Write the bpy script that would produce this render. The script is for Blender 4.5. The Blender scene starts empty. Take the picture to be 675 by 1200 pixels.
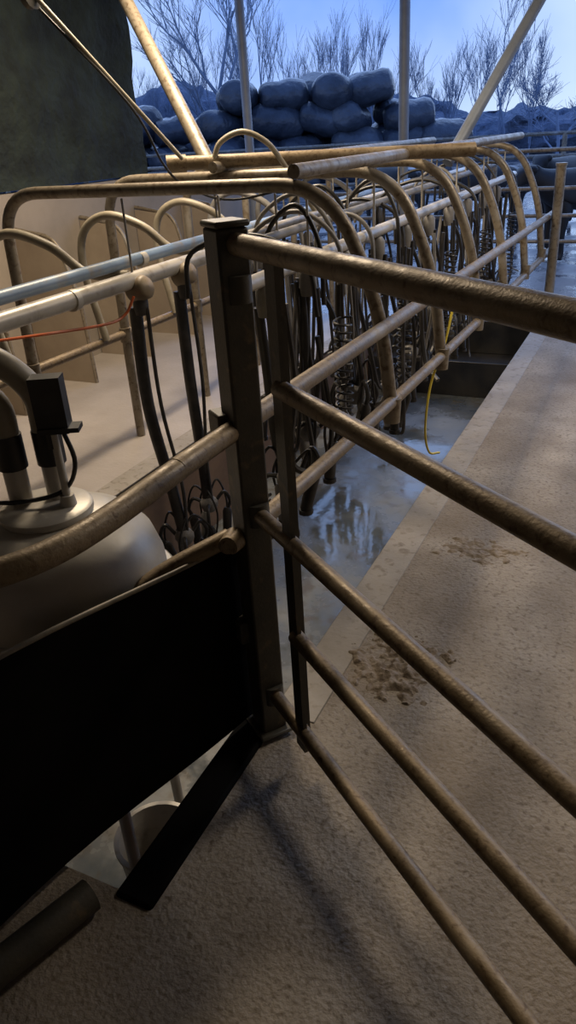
import bpy, bmesh, math, random
from mathutils import Vector, Matrix, noise
random.seed(4)
SC=bpy.context.scene
try:
    SC.view_settings.view_transform='Standard'
except Exception: pass

# ------------------------------------------------ materials
def mat(name, c1, c2=None, rough=.6, metal=0, scale=8, bump=0.0, bscale=None, detail=6, r2=None, spec=None, c3=None, scale3=40, bd=.003, th=(.55,.68), c4=None, scale4=1.3, th4=(.5,.75)):
    m=bpy.data.materials.new(name); m.use_nodes=True
    nt=m.node_tree; b=nt.nodes['Principled BSDF']; L=nt.links
    b.inputs['Roughness'].default_value=rough; b.inputs['Metallic'].default_value=metal
    if spec is not None: b.inputs['Specular IOR Level'].default_value=spec
    b.inputs['Base Color'].default_value=(*c1,1)
    tc=nt.nodes.new('ShaderNodeTexCoord')
    if c2 is not None:
        n=nt.nodes.new('ShaderNodeTexNoise'); n.inputs['Scale'].default_value=scale; n.inputs['Detail'].default_value=detail
        n.inputs['Roughness'].default_value=.65
        L.new(tc.outputs['Object'],n.inputs['Vector'])
        r=nt.nodes.new('ShaderNodeValToRGB'); r.color_ramp.elements[0].position=.36; r.color_ramp.elements[1].position=.64
        r.color_ramp.elements[0].color=(*c1,1); r.color_ramp.elements[1].color=(*c2,1)
        L.new(n.outputs['Fac'],r.inputs['Fac'])
        out=r.outputs['Color']
        for cc,ss,tt in ((c3,scale3,th),(c4,scale4,th4)):
            if cc is None: continue
            n3=nt.nodes.new('ShaderNodeTexNoise'); n3.inputs['Scale'].default_value=ss; n3.inputs['Detail'].default_value=6
            n3.inputs['Distortion'].default_value=.4
            L.new(tc.outputs['Object'],n3.inputs['Vector'])
            r3=nt.nodes.new('ShaderNodeValToRGB'); r3.color_ramp.elements[0].position=tt[0]; r3.color_ramp.elements[1].position=tt[1]
            L.new(n3.outputs['Fac'],r3.inputs['Fac'])
            mx=nt.nodes.new('ShaderNodeMixRGB'); mx.inputs['Color2'].default_value=(*cc,1)
            L.new(r3.outputs['Color'],mx.inputs['Fac']); L.new(out,mx.inputs['Color1']); out=mx.outputs['Color']
        L.new(out,b.inputs['Base Color'])
        if r2 is not None:
            mr=nt.nodes.new('ShaderNodeMapRange'); mr.inputs['From Min'].default_value=.42; mr.inputs['From Max'].default_value=.6
            mr.inputs['To Min'].default_value=rough; mr.inputs['To Max'].default_value=r2
            L.new(n.outputs['Fac'],mr.inputs['Value']); L.new(mr.outputs['Result'],b.inputs['Roughness'])
    if bump>0:
        n2=nt.nodes.new('ShaderNodeTexNoise'); n2.inputs['Scale'].default_value=bscale or scale*4; n2.inputs['Detail'].default_value=8
        L.new(tc.outputs['Object'],n2.inputs['Vector'])
        bp=nt.nodes.new('ShaderNodeBump'); bp.inputs['Strength'].default_value=bump; bp.inputs['Distance'].default_value=bd
        L.new(n2.outputs['Fac'],bp.inputs['Height']); L.new(bp.outputs['Normal'],b.inputs['Normal'])
    return m

M_pipe=mat('weathered_pipe',(.17,.125,.072),(.25,.19,.118),rough=.42,r2=.6,metal=.25,scale=16,bump=.3,bscale=170,c3=(.10,.062,.032),scale3=70,th=(.52,.72),c4=(.29,.235,.16),scale4=7,th4=(.55,.75))
M_pipeL=mat('galvanised_pipe',(.25,.215,.165),(.20,.165,.12),rough=.38,r2=.55,metal=.3,scale=12,bump=.25,bscale=130,c3=(.11,.075,.045),scale3=38,th=(.50,.70),c4=(.30,.28,.25),scale4=5,th4=(.55,.75))
M_roofp=mat('grey_painted_steel',(.22,.25,.30),(.17,.19,.23),rough=.5,metal=.2,scale=5)
M_post=mat('dark_painted_steel',(.042,.040,.032),(.072,.062,.044),rough=.5,metal=.1,scale=9,bump=.3,bscale=120,c3=(.14,.10,.055),scale3=22,th=(.6,.75))
M_black=mat('black_rubber',(.014,.014,.015),(.035,.032,.03),rough=.42,scale=10)
M_strap=mat('dusty_rubber_hose',(.03,.03,.033),(.07,.065,.06),rough=.5,scale=14)
M_panel=mat('black_sheet',(.003,.003,.0035),(.006,.0055,.005),rough=.85,scale=4,bump=.2,spec=.06)
M_edge=mat('panel_edge_trim',(.10,.085,.06),(.2,.17,.12),rough=.5,scale=20)
M_steel=mat('dull_stainless',(.54,.51,.45),(.42,.39,.34),rough=.42,metal=.2,scale=4,bump=.15,bscale=50)
M_ivory=mat('milk_pipe_plastic',(.50,.47,.42),(.38,.35,.30),rough=.35,metal=.1,scale=5,c3=(.24,.20,.15),scale3=14,th=(.55,.75))
M_blue=mat('blue_pipe',(.20,.28,.40),(.15,.21,.30),rough=.4,scale=5,c3=(.22,.20,.17),scale3=12,th=(.55,.75))
M_beige=mat('beige_hose',(.36,.32,.245),(.25,.22,.165),rough=.45,scale=8)
M_grey=mat('grey_hose',(.16,.155,.15),(.24,.23,.22),rough=.5,scale=10)
M_cap=mat('valve_cap',(.23,.18,.12),(.17,.13,.08),rough=.5,scale=10)
M_yel=mat('yellow_hose',(.75,.60,.06),(.6,.46,.05),rough=.45,scale=10)
M_red=mat('red_plastic',(.5,.03,.02),(.35,.02,.02),rough=.4,scale=10)
M_org=mat('orange_cable',(.6,.13,.04),(.45,.10,.03),rough=.4,scale=10)
M_conc=mat('parlour_concrete',(.225,.192,.152),(.335,.295,.245),rough=.7,scale=3.2,bump=.9,bscale=75,detail=14,c3=(.13,.10,.07),scale3=55,bd=.006,th=(.52,.72),c4=(.15,.112,.07),scale4=1.3,th4=(.45,.72))
M_concL=mat('left_concrete',(.40,.36,.33),(.31,.275,.245),rough=.45,scale=1.5,bump=.5,bscale=50,detail=8)
M_curb=mat('curb_face',(.18,.115,.075),(.25,.165,.11),rough=.7,scale=3,bump=.3)
M_kerb=mat('kerb_trowelled',(.33,.30,.265),(.26,.235,.20),rough=.55,scale=3,bump=.6,bscale=70,c3=(.19,.16,.125),scale3=25,c4=(.17,.14,.10))
M_pit=mat('wet_pit_floor',(.06,.07,.078),(.17,.175,.17),rough=.04,r2=.55,scale=1.5,bump=.2,bscale=18,c3=(.09,.08,.065),scale3=9)
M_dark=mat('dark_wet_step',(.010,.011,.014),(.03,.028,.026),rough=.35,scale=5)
M_yard=mat('wet_yard',(.10,.10,.11),(.20,.19,.185),rough=.10,r2=.5,scale=1.4,bump=.3,bscale=14,bd=.01)
M_wallG=mat('dark_ivy_wall',(.006,.010,.010),(.020,.030,.024),rough=.9,scale=3.5,bump=.8,bscale=12,bd=.05,detail=10)
M_wallT=mat('tan_block_wall',(.31,.265,.22),(.23,.20,.165),rough=.8,scale=1.4,bump=.2)
M_board=mat('divider_board',(.36,.295,.22),(.28,.225,.17),rough=.6,scale=2,bump=.1)
M_roof=mat('roof_sheet',(.16,.16,.16),(.2,.19,.18),rough=.8,scale=2)
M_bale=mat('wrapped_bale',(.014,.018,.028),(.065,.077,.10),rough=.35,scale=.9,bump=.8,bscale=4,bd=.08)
M_bark_haze=mat('bark_haze_tint',(.19,.23,.31),(.23,.28,.37),rough=.9,scale=5)  # pale blue stands for distance haze, mixed straight into the tree colour
M_hedge_haze=mat('hedge_haze_tint',(.10,.13,.18),(.16,.19,.26),rough=1,scale=2.5,bump=1,bscale=5,bd=.2)  # hedge colour lightened and blued to paint in the haze before it
M_dung=mat('dung',(.17,.13,.09),(.27,.22,.165),rough=.75,scale=20,bump=.8,bscale=90,bd=.006)
M_cow=mat('cow_hide',(.010,.010,.011),(.012,.012,.013),rough=.65,scale=1.5,c3=(.30,.30,.30),scale3=1.1,th=(.58,.62))

# ------------------------------------------------ builder
class B:
    def __init__(s): s.v=[];s.f=[];s.mi=[];s.sm=[];s.mats=[]
    def m(s,mt):
        if mt not in s.mats: s.mats.append(mt)
        return s.mats.index(mt)
    def add(s,vs,fs,mt,sm=True):
        o=len(s.v); s.v+= [tuple(x) for x in vs]; k=s.m(mt)
        for f in fs: s.f.append([i+o for i in f]); s.mi.append(k); s.sm.append(sm)
    def tube(s,pts,r,mt,n=10,cap=True,flat=1.0):
        pts=[Vector(p) for p in pts]; N=len(pts)
        rs=r if isinstance(r,(list,tuple)) else [r]*N
        vs=[];fs=[]
        T=[(pts[min(i+1,N-1)]-pts[max(i-1,0)]).normalized() for i in range(N)]
        a=Vector((0,0,1)) if abs(T[0].z)<.9 else Vector((1,0,0))
        u=T[0].cross(a).normalized()
        for i in range(N):
            u=(u-T[i]*u.dot(T[i]))
            if u.length<1e-6: u=T[i].orthogonal()
            u.normalize(); w=T[i].cross(u)
            for k in range(n):
                A=2*math.pi*k/n
                vs.append(pts[i]+(u*math.cos(A)*flat+w*math.sin(A))*rs[i])
        for i in range(N-1):
            for k in range(n):
                fs.append([i*n+k,i*n+(k+1)%n,(i+1)*n+(k+1)%n,(i+1)*n+k])
        if cap and n>3:
            fs.append(list(range(n))[::-1]); fs.append([(N-1)*n+k for k in range(n)])
        s.add(vs,fs,mt)
    def box(s,c,d,mt,R=None):
        c=Vector(c); vs=[]
        for x in (-1,1):
            for y in (-1,1):
                for z in (-1,1):
                    p=Vector((x*d[0]/2,y*d[1]/2,z*d[2]/2))
                    if R is not None: p=R@p
                    vs.append(c+p)
        s.add(vs,[[0,1,3,2],[4,6,7,5],[0,4,5,1],[2,3,7,6],[0,2,6,4],[1,5,7,3]],mt,False)
    def span(s,x0,x1,y0,y1,z0,z1,mt):
        s.box(((x0+x1)/2,(y0+y1)/2,(z0+z1)/2),(x1-x0,y1-y0,z1-z0),mt)
    def lathe(s,prof,o,mt,n=24,R=None,cap=True):
        o=Vector(o); vs=[];fs=[]
        for (r,z) in prof:
            for k in range(n):
                A=2*math.pi*k/n; p=Vector((r*math.cos(A),r*math.sin(A),z))
                if R is not None: p=R@p
                vs.append(o+p)
        for i in range(len(prof)-1):
            for k in range(n): fs.append([i*n+k,i*n+(k+1)%n,(i+1)*n+(k+1)%n,(i+1)*n+k])
        if cap: fs.append(list(range(n))[::-1]); fs.append([(len(prof)-1)*n+k for k in range(n)])
        s.add(vs,fs,mt)
    def make(s,name,bev=0,parent=None):
        me=bpy.data.meshes.new(name); me.from_pydata(s.v,[],s.f)
        for mt in s.mats: me.materials.append(mt)
        for i,p in enumerate(me.polygons): p.material_index=s.mi[i]; p.use_smooth=s.sm[i]
        bm=bmesh.new(); bm.from_mesh(me); bmesh.ops.recalc_face_normals(bm,faces=bm.faces); bm.to_mesh(me); bm.free()
        try:
            me.set_sharp_from_angle(angle=math.radians(50))
        except Exception: pass
        o=bpy.data.objects.new(name,me); SC.collection.objects.link(o)
        if bev>0:
            mo=o.modifiers.new('bev','BEVEL'); mo.width=bev; mo.segments=2; mo.limit_method='ANGLE'
        if parent: o.parent=parent
        return o
def fil(pts,rad,k=7):
    pts=[Vector(p) for p in pts]; out=[pts[0]]
    for i in range(1,len(pts)-1):
        a,b,c=pts[i-1],pts[i],pts[i+1]
        r=min(rad,(a-b).length*.48,(c-b).length*.48)
        p=b+(a-b).normalized()*r; q=b+(c-b).normalized()*r
        for j in range(k+1):
            t=j/k; out.append(p*(1-t)**2+b*2*t*(1-t)+q*t*t)
    out.append(pts[-1]); return out
def smooth(pts,k=6):
    P=[Vector(p) for p in pts]; P=[P[0]*2-P[1]]+P+[P[-1]*2-P[-2]]; out=[]
    for i in range(1,len(P)-2):
        for j in range(k):
            t=j/k; a,b,c,d=P[i-1],P[i],P[i+1],P[i+2]
            out.append(.5*((2*b)+(c-a)*t+(2*a-5*b+4*c-d)*t*t+(3*b-a-3*c+d)*t**3))
    out.append(P[-2]); return out

XR=-.87; XL=-2.35; YE=6.82; ZP=-.62; YN=.86
# ------------------------------------------------ floor & room
b=B()
b.span(XR,2.2,-2.5,YE+.25,-.9,0,M_conc)
b.span(-4.4,XR,-2.5,YN,-.9,0,M_conc)
b.span(-4.4,XL,YN,YE,-.9,0,M_concL)
b.span(XL,XR,YE,YE+.25,-.9,0,M_yard); b.span(-4.4,XL,YE,YE+.25,-.9,0,M_yard)
b.span(-4.4,2.2,YE+.25,9,-.9,0,M_yard)
b.make('floor')
b=B(); b.span(XL,XR,YN,YE,-.9,ZP,M_pit); b.make('floor_pit')
b=B(); b.span(XL,XL+.012,YN,YE,ZP,-.005,M_curb); b.span(XR-.012,XR,YN,YE,ZP,-.005,M_curb); b.make('trim_1')
b=B(); b.span(XR-.012,XR+.13,1.55,YE+.1,-.02,.004,M_kerb); b.span(XL-.12,XL+.012,YN,YE,-.02,.004,M_kerb); b.make('trim_2',.003)
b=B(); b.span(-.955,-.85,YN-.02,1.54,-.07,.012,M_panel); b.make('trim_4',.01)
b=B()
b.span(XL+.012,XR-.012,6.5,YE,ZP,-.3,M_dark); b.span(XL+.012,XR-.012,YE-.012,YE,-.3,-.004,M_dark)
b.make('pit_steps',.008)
b=B(); b.span(-30,16,9,60,-.9,-.02,M_yard); b.span(-30,-4.4,-2.5,9,-.9,-.02,M_yard); b.make('ground_yard')
# walls
b=B(); b.span(-4.4,-4.25,-2.5,8.6,0,1.33,M_wallT); b.make('wall_left')
b=B(); R=random.Random(3); NY=60; NZ=16; vs=[];fs=[]
for i in range(NY+1):
    for k in range(NZ+1):
        y=-2.45+8.55*i/NY; z=1.345+2.0*k/NZ
        vs.append((-4.28+.07*noise.noise(Vector((y*2.2,z*2.2,1)))+.04*noise.noise(Vector((y*7,z*7,4))),y+(.05*noise.noise(Vector((z*4,2,0))) if i==NY else 0),z))
for i in range(NY):
    for k in range(NZ): a=i*(NZ+1)+k; fs.append([a,a+NZ+1,a+NZ+2,a+1])
b.add(vs,fs,M_wallG); b.span(-4.6,-4.36,-2.45,6.05,1.345,3.35,M_wallG)
b.make('cladding_left')
b=B(); b.span(-4.4,2.3,-2.6,-2.5,0,3.4,M_wallT); b.make('wall_back')
b=B(); b.span(2.2,2.3,-2.5,7,0,3.4,M_wallT); b.make('unseen_wall_right')  # out of view, added only to block outside light
b=B(); b.span(-4.6,2.4,-2.6,7.2,3.36,3.42,M_roof); 
for y in (0,2.5,5,7.1): b.span(-4.2,2.2,y-.05,y+.05,3.24,3.36,M_roof)
b.make('ceiling')
def post(x,y,r,z1=3.2):
    b=B(); b.tube([(x,y,0),(x,y,z1)],r,M_roofp,12); b.box((x,y,.01),(.2,.2,.02),M_roofp); b.make('roof_post')
post(-3.9,7.4,.045,3.6); post(-2.4,7.75,.05,3.6)
b=B(); b.tube([(-4.5,7.4,3.6),(2.3,7.4,3.6)],.04,M_roofp,8); b.tube([(-4.5,7.75,3.65),(2.3,7.75,3.65)],.04,M_roofp,8); b.make('trim_3')
b=B(); b.tube([(-1.38,5.45,1.36),(-.62,6.93,3.17)],.04,M_roofp,12); b.box((-.62,6.93,3.18),(.16,.16,.02),M_roofp); b.make('diagonal_brace')
b=B(); b.tube([(-2.27,3.84,1.46),(-3.85,4.99,3.17)],.04,M_pipeL,12); b.box((-3.85,4.99,3.18),(.16,.16,.02),M_pipeL); b.make('diagonal_brace')

# ------------------------------------------------ gate post & gate
gd=Vector((.791,-.611,0)); g0=Vector((-.85,1.49,0))
b=B()
Rg=Matrix.Rotation(math.atan2(gd.y,gd.x),3,'Z')
b.box((-.86,1.49,.72),(.085,.075,1.416),M_post,Rg)
b.box((-.86,1.49,1.436),(.093,.083,.014),M_post,Rg)
b.box((-.86,1.49,.018),(.13,.11,.012),M_post,Rg)
for z in (.36,.97): b.box((-.90,1.50,z),(.07,.09,.07),M_post,Rg)
b.make('gate_post',.006)
b=B()
def gp(s,z): return g0+gd*s+Vector((0,0,z))
b.tube([gp(-.03,1.395),gp(2.6,1.395)],.024,M_pipe,16)
for z,s0 in ((1.116,.2),(.741,-.0),(.467,.2),(.154,.0)):
    b.tube([gp(s0,z),gp(2.6,z)],.0205,M_pipe,16)
b.box(gp(.2,.75),(.045,.012,1.32),M_post,Rg); b.box(gp(.2,.75)+Rg@Vector((-.019,.016,0)),(.010,.036,1.32),M_post,Rg)
b.tube([gp(2.58,.0),gp(2.58,1.41)],.024,M_pipe,16)
for z in (1.30,.741,.154):
    b.tube([gp(.02,z-.03),gp(.02,z+.03)],.032,M_post,14)
b.make('metal_gate')

# ------------------------------------------------ parlour rails + hoops (one welded frame)
b=B()
b.tube(smooth([(XR,7.3,.86),(XR,4,.92),(XR,1.5,.967),(XR,1.2,.97),(XR,.98,.97),(-.885,.84,.97),(-.93,.74,.97),(-1.02,.63,.97),(-1.2,.5,.97),(-1.5,.35,.97)]),.026,M_pipe,14)
b.tube(smooth([(XR,7.3,.56),(XR,4,.60),(XR,1.62,.67),(-.915,1.46,.665),(-1.03,1.29,.62),(-1.08,1.2,.56),(-1.10,1.14,.48)]),.024,M_pipe,14)
b.tube([(XR,7.3,0),(XR,7.3,.9)],.03,M_pipeL,12)
b.tube([(-1.5,.35,0),(-1.5,.35,.97)],.026,M_pipe,12)
b.tube([(-2.72,7.3,.62),(-2.72,1.2,.63)],.024,M_pipe,12)
for y in (1.2,7.3): b.tube([(-2.72,y,0),(-2.72,y,.64)],.026,M_pipe,12)
hy=[2.7,3.46,4.25,5.03,5.82,6.6]
for y in hy:
    p=fil([(-2.72,y,.0),(-2.72,y,.62),(-2.74,y+.05,1.43),(-1.12,y+.02,1.43),(-.92,y,1.0),(XR,y,.58)],.22,9)
    b.tube(p,.0265,M_pipeL,14)
    b.tube([(-2.72,y,.58),(-2.72,y,.66)],.034,M_pipeL,12)
    b.tube([(-.872,y,.55),(-.866,y,.65)],.034,M_pipeL,12)
b.tube([(-2.19,3.36,1.50),(-.92,4.17,1.475)],.033,M_pipe,16); b.tube([(-2.22,3.341,1.5005),(-2.14,3.392,1.499)],.040,M_pipe,16)
b.tube([(-1.25,2.7,1.475),(-1.15,6.9,1.475)],.026,M_pipeL,14); b.tube([(-2.0,3.4,1.475),(-1.9,7.0,1.475)],.026,M_pipeL,14)
b.make('parlour_stall_frame')
b=B(); b.tube([(-.8,6.77,0.006),(-.8,6.77,1.25)],.04,M_pipeL,12); b.box((-.8,6.77,.014),(.16,.16,.014),M_pipeL)
b.tube([(-.8,6.77,1.25),(-.8,6.77,1.27)],.046,M_pipeL,12); b.make('end_post')

# ------------------------------------------------ milk lines
b=B()
b.tube([(-2.05,.9,1.065),(-2.05,7.1,1.09)],.036,M_ivory,18)
for y in (1.6,2.3,3.1,3.9,4.7,5.5,6.3):
    b.tube([(-2.05,y,1.067),(-2.05,y+.03,1.067)],.042,M_steel,18)
for y in hy: b.tube([(-2.05,y+.02,1.1),(-2.05,y+.02,1.40)],.005,M_grey,8)
b.tube([(-2.05,.9,1.065),(-2.05,.88,1.065)],.045,M_steel,16)
b.tube([(-2.14,.9,1.125),(-2.14,7.1,1.15)],.027,M_blue,16)
for y in (1.7,2.9,4.1,5.3): b.tube([(-2.14,y,1.128),(-2.14,y+.04,1.128)],.032,M_steel,16)
for y in (2.55,3.25,3.95,4.6,5.3,6.0):
    b.tube(smooth([(-2.69,y,.64),(-2.76,y,1.0),(-2.74,y+.02,1.2),(-2.6,y+.05,1.28),(-2.42,y+.1,1.22),(-2.28,y+.15,1.10),(-2.08,y+.18,1.09)]),.021,M_beige if y<4 else M_grey,12)
b.tube(smooth([(-2.02,3.45,1.5),(-1.98,3.46,1.58),(-1.88,3.5,1.62),(-1.78,3.55,1.57),(-1.72,3.62,1.46),(-1.6,3.7,1.24)]),.013,M_beige,10)
b.tube([(-1.22,2.2,1.16),(-1.22,7.1,1.18)],.026,M_ivory,14)
b.tube([(-1.35,2.4,1.25),(-1.35,7.1,1.27)],.018,M_grey,12)
b.tube([(-1.6,2.7,1.22),(-1.6,7.1,1.24)],.022,M_ivory,12)
for y in hy:
    for x,z in ((-1.22,1.17),(-1.35,1.26),(-1.6,1.23)): b.tube([(x,y+.04,z),(x,y+.04,1.40)],.005,M_steel,6)
R=random.Random(8)
for i in range(22):
    y=2.5+i*.2; x=-1.25-R.random()*.5; w=R.uniform(.10,.28); h=R.uniform(.06,.18)
    b.tube(smooth([(x-w,y,1.05),(x-w*.9,y+.02,1.18+h*.5),(x,y+.05,1.2+h),(x+w*.8,y+.03,1.16+h*.4),(x+w,y,1.0)]),.010,R.choice([M_black,M_grey,M_black]),8)
b.make('milk_pipeline')

# clusters
def cluster(x,y,zt,zb,coil=False,seed=0,big=False):
    R=random.Random(seed); b=B()
    if big:
        Ry=Matrix.Rotation(math.radians(70),3,'Y')
        b.lathe([(0,-.05),(.045,-.05),(.052,-.03),(.052,.03),(.04,.045),(0,.05)],(x+.03,y,zt+.05),M_cap,20,Ry)
        b.lathe([(.0,-.07),(.03,-.06),(.034,-.03),(.034,.03),(.02,.05),(0,.05)],(x+.02,y,zt),M_strap,16)
    else: b.lathe([(.0,-.06),(.03,-.06),(.034,-.03),(.034,.03),(.02,.05),(0,.05)],(x,y,zt),M_grey,16)
    j=lambda a: R.uniform(-a,a)
    cz=zb+.2; cx=x+j(.05)+(.03 if big else 0); cy=y+j(.05)
    for dx,rr in (((-.012,.030),(.05,.009)) if big else ((-.03,.018),(.035,.012))):
        b.tube(smooth([(x+dx,y,zt-.03),(x+dx+j(.015),y+j(.02),zt*.6+cz*.4),(x*.4+cx*.6+dx+j(.02),cy+j(.03),zt*.25+cz*.75),(cx+dx*.4,cy,cz+.03)]),rr,M_strap if big else M_black,12,flat=.9 if big and rr>.02 else 1)
    b.lathe([(0,-.05),(.03,-.045),(.05,-.01),(.05,.015),(.025,.04),(0,.045)],(cx,cy,cz),M_grey,16)
    for k in range(4):
        A=k*math.pi/2+.6+j(.3); ca,sa=math.cos(A),math.sin(A)
        px,py=cx+ca*.10,cy+sa*.10; dz=j(.06)
        b.tube(smooth([(cx+ca*.04,cy+sa*.04,cz+.01),(cx+ca*.09,cy+sa*.09,cz+.06+dz),(px+ca*.02,py+sa*.02,cz+.0+dz),(px,py,cz-.05+dz)]),.010,M_black,7)
        q=(cx+ca*.085+j(.03),cy+sa*.085+j(.03),cz-.2+dz)
        b.tube([(px,py,cz-.04+dz),(px*.9+q[0]*.1,py*.9+q[1]*.1,cz-.06+dz),q],[.017,.027,.024],M_grey if k%3==1 else M_black,10)
        b.tube([q,(q[0],q[1],q[2]-.02)],.029,M_black,10)
        b.tube(smooth([(cx,cy,cz+.04),(cx+ca*.06+j(.03),cy+sa*.06,cz+.12+j(.03)),(px+j(.04),py+j(.04),cz-.02),(q[0],q[1],q[2]+.06)]),.006,M_black,6)
    if coil:
        pts=[]; turns=16; h=.5; zz=zt-.15
        for i in range(turns*12+1):
            A=2*math.pi*i/12; pts.append((x+.12+.035*math.cos(A),y+.05+.035*math.sin(A),zz-h*i/(turns*12)))
        b.tube(pts,.005,M_black,5)
        b.tube([(x+.12,y+.05,zt),(x+.12,y+.05,zz)],.006,M_black,6)
    if not big:
        b.tube(smooth([(x,y+.05,zt-.02),(x+.05,y+.15,zt-.3+j(.1)),(x+.08,y+.22,cz-.05),(x+.1,y+.32,cz+.1),(x+.06,y+.3,zt-.2)]),.011,M_black,7)
        for q in range(4):
            xx=x+j(.18); yy=y+j(.15); ze=cz+j(.2)
            b.tube(smooth([(xx,yy,zt),(xx+j(.03),yy+j(.03),(zt+ze)/2),(xx+j(.04),yy+j(.05),ze),(xx+j(.1),yy+j(.1),ze-.08)]),R.choice([.006,.009,.013]),R.choice([M_black,M_strap,M_grey]),7)
    b.make('milking_cluster')
for i,y in enumerate([2.72,3.08,3.9,4.6,5.3,6.0]): cluster(-2.05,y,.985,-.40 if i<2 else -.1,False,i,i<2)
for i,y in enumerate([2.35,2.72,3.12,3.55,4.0,4.45,4.9,5.4,5.9,6.4]): cluster(-1.22,y,1.09,.20+.06*(i%3),i%2==1,20+i)
b=B(); b.tube(smooth([(-.90,3.84,.93),(-.89,3.8,.88),(-.91,3.68,.62),(-.95,3.58,.43),(-.965,3.55,.2),(-.955,3.6,.05),(-.93,3.72,.0)]),.006,M_yel,8); b.make('yellow_air_hose')
b=B(); b.tube(smooth([(-1.19,2.18,1.14),(-1.19,2.17,.7),(-1.18,2.17,.3)]),.008,M_yel,8); b.make('yellow_wash_hose')
b=B(); b.tube(smooth([(-2.2,1.5,1.05),(-2.2,1.9,.99),(-2.16,2.25,.945),(-2.06,2.5,.93),(-2.03,2.6,.95),(-2.0,2.64,1.02)]),.006,M_org,7); b.make('orange_cable')
b=B(); b.lathe([(0,0),(.03,0),(.03,.12),(.012,.15),(.012,.18),(0,.18)],(-1.02,1.8,-.3),M_red,14); b.tube([(-1.02,1.8,-.12),(-1.0,1.75,.6),(-.9,1.68,.69)],.005,M_black,6); b.make('teat_spray_bottle')
b=B()
b.lathe([(0,0),(.10,0),(.125,.30),(.132,.305),(.132,.318),(.118,.318),(.114,.29),(.09,.02),(0,.02)],(-1.14,1.22,ZP),M_ivory,32,cap=False); b.make('plastic_bucket')
# pulley lever
b=B()
b.tube([(-2.6,2.95,2.26),(-2.1,3.3,1.52)],.010,M_beige,8)
b.tube([(-2.56,2.9,3.35),(-2.56,2.98,2.2)],.008,M_post,8)
Rw=Matrix.Rotation(math.pi/2,3,'Y')
b.lathe([(0,-.015),(.06,-.015),(.045,0),(.06,.015),(0,.015)],(-2.56,2.98,2.19),M_post,20,Rw)
b.tube(smooth([(-2.56,3.0,2.15),(-2.25,3.15,1.75),(-2.14,3.2,1.5),(-2.05,3.25,1.4),(-1.9,3.4,1.33),(-1.6,3.6,1.38)]),.006,M_black,7)
b.make('pulley_rope')

# ------------------------------------------------ divider boards
for i,y in enumerate([3.55,4.3,5.05,5.8,6.55]):
    b=B(); x0,x1=-4.24,-3.72; t=.014
    out=[(x0,0),(x1,0),(x1-.02,.55),(x1-.12,.95),(x1-.2,1.04),(x0,1.08)]
    vs=[(x,y-t,z) for x,z in out]+[(x,y+t,z) for x,z in out]; n=len(out)
    b.add(vs,[list(range(n))[::-1],list(range(n,2*n))]+[[k,(k+1)%n,(k+1)%n+n,k+n] for k in range(n)],M_board,False)
    b.tube(fil([(x1,y,0),(x1-.02,y,.6),(x1-.14,y,1.04),(x0,y,1.1)],.12),.016,M_pipeL,8)
    b.make('stall_divider')

# ------------------------------------------------ black panel
b=B()
top=[];bot=[]
for i in range(14):
    t=i/13; x=-.895+(-1.22+.895)*t; y=1.60+(.22-1.60)*t
    bow=.010*math.sin(t*9)-.02*math.sin(t*3.14)
    top.append((x+bow,y,.62+.095*t)); bot.append((x+bow,y,.03))
n=14; dx=.006
vs=top+bot+[(p[0]-dx*2,p[1],p[2]) for p in top]+[(p[0]-dx*2,p[1],p[2]) for p in bot]
fs=[]
for i in range(13):
    fs+= [[i,i+1,n+i+1,n+i],[2*n+i,3*n+i,3*n+i+1,2*n+i+1],[i,2*n+i,2*n+i+1,i+1],[n+i,n+i+1,3*n+i+1,3*n+i]]
fs+=[[0,n,3*n,2*n],[n-1,2*n+n-1,3*n+n-1,2*n-1]]
b.add(vs,fs,M_panel,False)
b.tube([(p[0]-.006,p[1],p[2]) for p in top],.007,M_edge,8)
b.make('rubber_sheet_panel')
b=B(); b.tube([(-.985,.80,.042),(-1.06,.58,.042),(-1.16,.28,.042)],.04,M_post,14); b.make('floor_pipe')

# ------------------------------------------------ receiver vessel
b=B(); cx,cy=-1.34,1.27
b.lathe([(0,-.12),(.05,-.11),(.06,-.08),(.2,-.02),(.28,.12),(.292,.3),(.292,.50),(.305,.505),(.305,.535),(.287,.54),(.283,.60),(.262,.665),(.22,.715),(.15,.752),(.08,.765),(0,.767)],(cx,cy,0),M_steel,48)
b.lathe([(0,0),(.115,0),(.12,.006),(.12,.02),(.11,.026),(0,.026)],(cx,cy,.758),M_steel,36)
b.lathe([(.296,0),(.312,.0),(.312,.018),(.296,.018)],(cx,cy,.51),M_black,48)
for k in range(3):
    A=k*2.1+1.4; b.tube([(cx+.25*math.cos(A),cy+.25*math.sin(A),.1),(cx+.27*math.cos(A),cy+.27*math.sin(A),ZP)],.018,M_steel,10)
for ox,oy,h in ((-.075,-.005,.13),(.0,.055,.17)):
    px,py=cx+ox,cy+oy
    b.tube([(px,py,.78),(px,py,.90)],.030,M_steel,16)
    b.tube([(px,py,.88),(px,py,.97)],.037,M_black,18)
    b.tube(smooth([(px,py,.96),(px-.005,py-.002,1.0+h*.35),(px-.05,py-.03,.99+h*.85),(px-.12,py-.07,1.0+h*1.05),(px-.2,py-.12,1.02+h*.95),(px-.4,py-.2,1.02+h*.8),(-2.02,.95,1.07)]),.034,M_beige,16)
b.tube([(cx+.06,cy+.02,.78),(cx+.06,cy+.02,.98)],.010,M_steel,10)
b.lathe([(0,0),(.022,0),(.018,.03),(0,.03)],(cx+.06,cy+.02,.782),M_steel,14)
Rb=Matrix.Rotation(math.radians(28),3,'Z')
b.box((cx+.06,cy+.03,1.05),(.075,.05,.14),M_black,Rb); b.box((cx+.075,cy+.03,.99),(.10,.05,.012),M_black,Rb)
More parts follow.
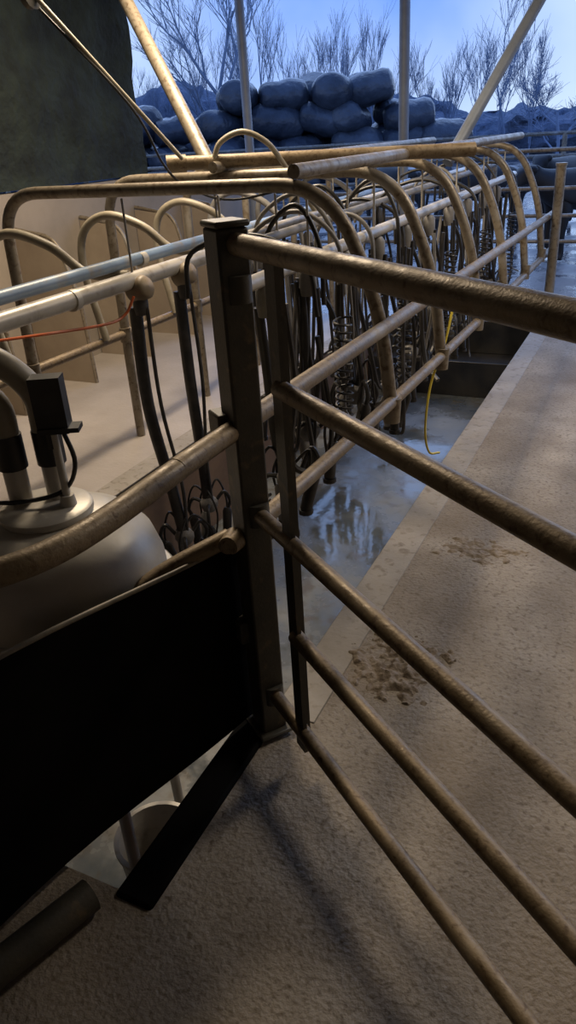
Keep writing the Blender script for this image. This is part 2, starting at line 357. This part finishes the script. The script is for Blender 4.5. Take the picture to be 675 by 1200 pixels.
b.tube([(cx+.05,cy+.02,.94),(cx+.05,cy+.02,1.0)],.014,M_black,12)
b.tube(smooth([(cx+.08,cy+.03,.99),(cx+.10,cy+.03,.90),(cx+.05,cy+.02,.82),(cx-.05,cy-.04,.80),(cx-.2,cy-.1,.80),(cx-.35,cy-.12,.72)]),.006,M_black,8)
b.make('milk_receiver_vessel')

# ------------------------------------------------ dung
def dung(x,y,rx,ry,seed,H):
    b=B(); N=70; vs=[];fs=[]
    for i in range(N+1):
        for k in range(N+1):
            u=i/N*2-1; v=k/N*2-1; px=x+u*rx; py=y+v*ry
            d=math.hypot(u,v); nn=noise.noise(Vector((u*2.2,v*2.2,seed)))*.6
            f=max(0,1-d*1.05+nn)
            lump=noise.fractal(Vector((px*28,py*28,seed)),1.0,2.0,3)
            h=min(f,.5)*.03+ (.022*lump if f>.05 else 0)-.004
            h-=.012*max(0,noise.noise(Vector((px*14,py*14,seed+5)))*1.6)
            vs.append((px,py,max(h*H,-.02) if f>0 else -.02))
    for i in range(N):
        for k in range(N):
            a=i*(N+1)+k; q=[a,a+N+1,a+N+2,a+1]
            if max(vs[t][2] for t in q)>-.015: fs.append(q)
    b.add(vs,fs,M_dung); b.make('dung_patch')
dung(-.58,1.89,.19,.19,1,.9); dung(-.50,2.75,.19,.12,2,.45)

# ------------------------------------------------ yard fence
b=B()
for x in [-9,-7.5,-6,-4.6,-3.2,-1.8,-.4,1.0]: b.tube([(x,9.2,-.02),(x,9.2,1.32)],.035,M_pipeL,8)
for z in (.35,.62,.9,1.28): b.tube([(-9,9.2,z),(1.0,9.2,z)],.022,M_pipeL,8)
b.make('yard_fence')
b=B()
for x in range(-12,6,2): b.tube([(x,17,-.02),(x,17,1.3)],.05,M_pipeL,6)
for z in (.5,.9,1.3): b.tube([(-12,17,z),(5,17,z)],.04,M_pipeL,6)
b.make('yard_fence')

# ------------------------------------------------ cows
def cow(x,y,ang,s,head=0):
    V=[(-.75,0,1.12,.25),(-.35,0,1.0,.33),(.15,0,.98,.34),(.55,0,1.05,.27),(.85,0,1.16+head*.4,.16),(1.1,0,1.3+head,.125),(1.27,0,1.15+head,.095),(1.42,0,.98+head,.08),
       (1.06,.2,1.32+head,.035),(1.06,-.2,1.32+head,.035)]
    E=[(0,1),(1,2),(2,3),(3,4),(4,5),(5,6),(6,7),(5,8),(5,9)]
    for sgn in (1,-1):
        o=len(V); V+=[(-.6,.2*sgn,.8,.13),(-.88,.2*sgn,.5,.06),(-.82,.2*sgn,.13,.045),(-.79,.2*sgn,.03,.06)]
        E+=[(0,o),(o,o+1),(o+1,o+2),(o+2,o+3)]
        o=len(V); V+=[(.5,.17*sgn,.72,.10),(.53,.17*sgn,.4,.055),(.5,.17*sgn,.12,.04),(.54,.17*sgn,.03,.055)]
        E+=[(3,o),(o,o+1),(o+1,o+2),(o+2,o+3)]
    o=len(V); V+=[(-1.02,0,1.12,.04),(-1.08,0,.7,.025),(-1.06,0,.42,.04)]; E+=[(0,o),(o,o+1),(o+1,o+2)]
    me=bpy.data.meshes.new('cow'); me.from_pydata([v[:3] for v in V],E,[]); me.materials.append(M_cow)
    ob=bpy.data.objects.new('cow',me); SC.collection.objects.link(ob)
    sk=ob.modifiers.new('skin','SKIN'); sk.use_smooth_shade=True
    if not me.skin_vertices: 
        bm=bmesh.new(); bm.from_mesh(me); bm.verts.layers.skin.verify(); bm.to_mesh(me); bm.free()
    for i,v in enumerate(V): me.skin_vertices[0].data[i].radius=(v[3],v[3])
    me.skin_vertices[0].data[0].use_root=True
    su=ob.modifiers.new('sub','SUBSURF'); su.levels=2; su.render_levels=2
    ob.location=(x,y,-.02); ob.rotation_euler=(0,0,ang); ob.scale=(s,)*3
cow(-.9,10.5,3.9,.82); cow(-2.4,11.9,.4,.82,-.35); cow(.5,11.6,2.2,.82,-.2); cow(-1.5,13.4,4.4,.82); cow(.6,13.9,1.2,.82); cow(-4.4,13.4,2.5,.82,-.5); cow(-.4,12.4,5.2,.8,-.1)

# ------------------------------------------------ bales
b=B(); R=random.Random(5)
p0=Vector((-15.5,20.0,0)); d=Vector((9.6,4.6,0)); Ld=d.length; d.normalize(); nrm=Vector((-d.y,d.x,0))
for lvl in range(4):
    nb=[8,8,7,4][lvl]
    for row in range(2):
        for i in range(nb):
            s=R.uniform(.8,1.15)
            c=p0+d*((i+.5*(lvl%2)+R.uniform(-.25,.25)+(.3*lvl if lvl>1 else 0)+(1.5 if lvl==3 else 0))*1.36)+nrm*row*1.3+Vector((0,0,.45+lvl*.72+R.uniform(-.12,.12)))
            axis=Matrix.Rotation(math.atan2(d.y,d.x)+R.choice([0,0,0,1.2,.5])+R.uniform(-.3,.3),3,'Z')@Matrix.Rotation(math.pi/2+R.uniform(-.35,.35),3,'Y')@Matrix.Diagonal((.8,1,1))
            sg=R.uniform(-.07,.07)
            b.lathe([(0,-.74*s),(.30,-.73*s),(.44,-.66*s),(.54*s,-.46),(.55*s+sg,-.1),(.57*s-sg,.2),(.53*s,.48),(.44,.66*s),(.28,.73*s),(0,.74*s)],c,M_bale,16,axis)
b.make('silage_bale_stack')

# ------------------------------------------------ trees & hedge
def tree(x,y,h,seed,spread=.5,levels=4,up=.3,tr=.012):
    R=random.Random(seed); b=B()
    def br(p,dv,L,r,l):
        q=p+dv*L*.5+Vector((R.uniform(-.05,.05),R.uniform(-.05,.05),0))*L; e=p+dv*L+Vector((R.uniform(-.1,.1),R.uniform(-.1,.1),.03))*L
        b.tube([p,q,e],[r,r*.8,r*.55],M_bark_haze,5 if l>1 else 3,False)
        if l==0: return
        for k in range(R.choice([3,4,5])):
            t=R.uniform(.3,1); s=p.lerp(e,t)
            nd=(dv+Vector((R.uniform(-1,1),R.uniform(-1,1),R.uniform(-.3,.6)+up))*spread*1.3).normalized()
            br(s,nd,L*R.uniform(.55,.8),max(r*.5,.006),l-1)
    br(Vector((x,y,0)),Vector((0,0,1)),h*.36,h*tr,levels)
    b.make('bare_tree')
R=random.Random(9)
for i in range(17):
    t=i/16; a=math.radians(-37+t*28)
    D=R.uniform(29,36)
    tree(D*math.sin(a),D*math.cos(a),R.uniform(5.5,8),100+i,R.uniform(.3,.5),4,.5,.007)
tree(-3.4,27,4.6,77,.8,5,0,.014); tree(-14.5,25,8,78,.6,5,.2,.016); tree(-.5,34,5.5,79,.7,5,.1,.010)
b=B(); R=random.Random(11)
N=200; rows=16; vs=[];fs=[]
for i in range(N):
    a=math.radians(-48+i*.36); D=38
    k1=min(1,max(0,(a+.34)/.12))
    hh=3.6-1.7*k1+noise.noise(Vector((i*.08,0,0)))*.8+noise.noise(Vector((i*.35,4,0)))*.3
    for k in range(rows):
        t=k/(rows-1); bulge=1.6*math.sin(math.pi*t)+noise.noise(Vector((i*.25,k*.5,3)))*.7
        vs.append(((D-bulge+t*2)*math.sin(a),(D-bulge+t*2)*math.cos(a),hh*math.sin(t*math.pi/2)+noise.noise(Vector((i*.45,k*.6,7)))*.3*t-.02))
for i in range(N-1):
    for k in range(rows-1): fs.append([i*rows+k,(i+1)*rows+k,(i+1)*rows+k+1,i*rows+k+1])
b.add(vs,fs,M_hedge_haze); b.make('hedge_row')

# ------------------------------------------------ lights
def area(name,loc,sx,sy,pw,col,rot=(0,0,0)):
    l=bpy.data.lights.new(name,'AREA'); l.shape='RECTANGLE'; l.size=sx; l.size_y=sy; l.energy=pw; l.color=col
    o=bpy.data.objects.new(name,l); SC.collection.objects.link(o); o.location=loc; o.rotation_euler=rot; return o
def lamp(x,y,z,pw,col):
    b=B(); b.box((x,y,z+.05),(.44,1.5,.05),M_steel); b.tube([(x,y-.5,z+.07),(x,y-.5,3.36)],.006,M_steel,6); b.tube([(x,y+.5,z+.07),(x,y+.5,3.36)],.006,M_steel,6)
    b.make('strip_light_housing',.008)
    area('strip_light',(x,y,z+.02),.4,1.4,pw,col)
lamp(-2.4,3.75,3.02,125,(1,.81,.58))
lamp(.8,4.1,3.02,66,(1,.87,.72))
sl=bpy.data.lights.new('dusk_sky_glow','SUN'); sl.energy=2.2; sl.angle=math.radians(90); sl.color=(.46,.65,1)
so=bpy.data.objects.new('dusk_sky_glow',sl); SC.collection.objects.link(so)
so.rotation_euler=Vector((-.25,1,.5)).to_track_quat('Z','Y').to_euler()

# world
w=bpy.data.worlds.new('World'); SC.world=w; w.use_nodes=True; nt=w.node_tree; bg=nt.nodes['Background']
tc=nt.nodes.new('ShaderNodeTexCoord'); sp=nt.nodes.new('ShaderNodeSeparateXYZ'); nt.links.new(tc.outputs['Generated'],sp.inputs[0])
cr=nt.nodes.new('ShaderNodeValToRGB'); e=cr.color_ramp.elements
e[0].position=0; e[0].color=(.60,.76,1.0,1); e[1].position=.4; e[1].color=(.19,.37,.95,1)
n=nt.nodes.new('ShaderNodeTexNoise'); n.inputs['Scale'].default_value=3; n.inputs['Detail'].default_value=5
nt.links.new(tc.outputs['Generated'],n.inputs['Vector'])
ma=nt.nodes.new('ShaderNodeMath'); ma.operation='MULTIPLY_ADD'; ma.inputs[1].default_value=.9; ma.inputs[2].default_value=-.38
nt.links.new(n.outputs['Fac'],ma.inputs[0])
ad=nt.nodes.new('ShaderNodeMath'); ad.operation='ADD'; nt.links.new(ma.outputs[0],ad.inputs[0]); nt.links.new(sp.outputs['Z'],ad.inputs[1])
nt.links.new(ad.outputs[0],cr.inputs['Fac']); nt.links.new(cr.outputs['Color'],bg.inputs['Color']); bg.inputs['Strength'].default_value=1.15

# ------------------------------------------------ camera
X=Vector((.9043,-.1460,.4015)); Z=Vector((-.0578,.8894,.4536)).normalized()
Y=Vector((.4232,.4342,-.7952)); Y=(Y-Z*Y.dot(Z)).normalized(); X=Y.cross(Z)
cam=bpy.data.cameras.new('camera'); co=bpy.data.objects.new('camera',cam); SC.collection.objects.link(co)
cam.lens=26.1; cam.sensor_width=36; cam.sensor_fit='AUTO'; cam.clip_start=.05; cam.clip_end=300
co.matrix_world=Matrix.Translation((0,0,1.6))@Matrix((X,Y,Z)).to_4x4()
SC.camera=co
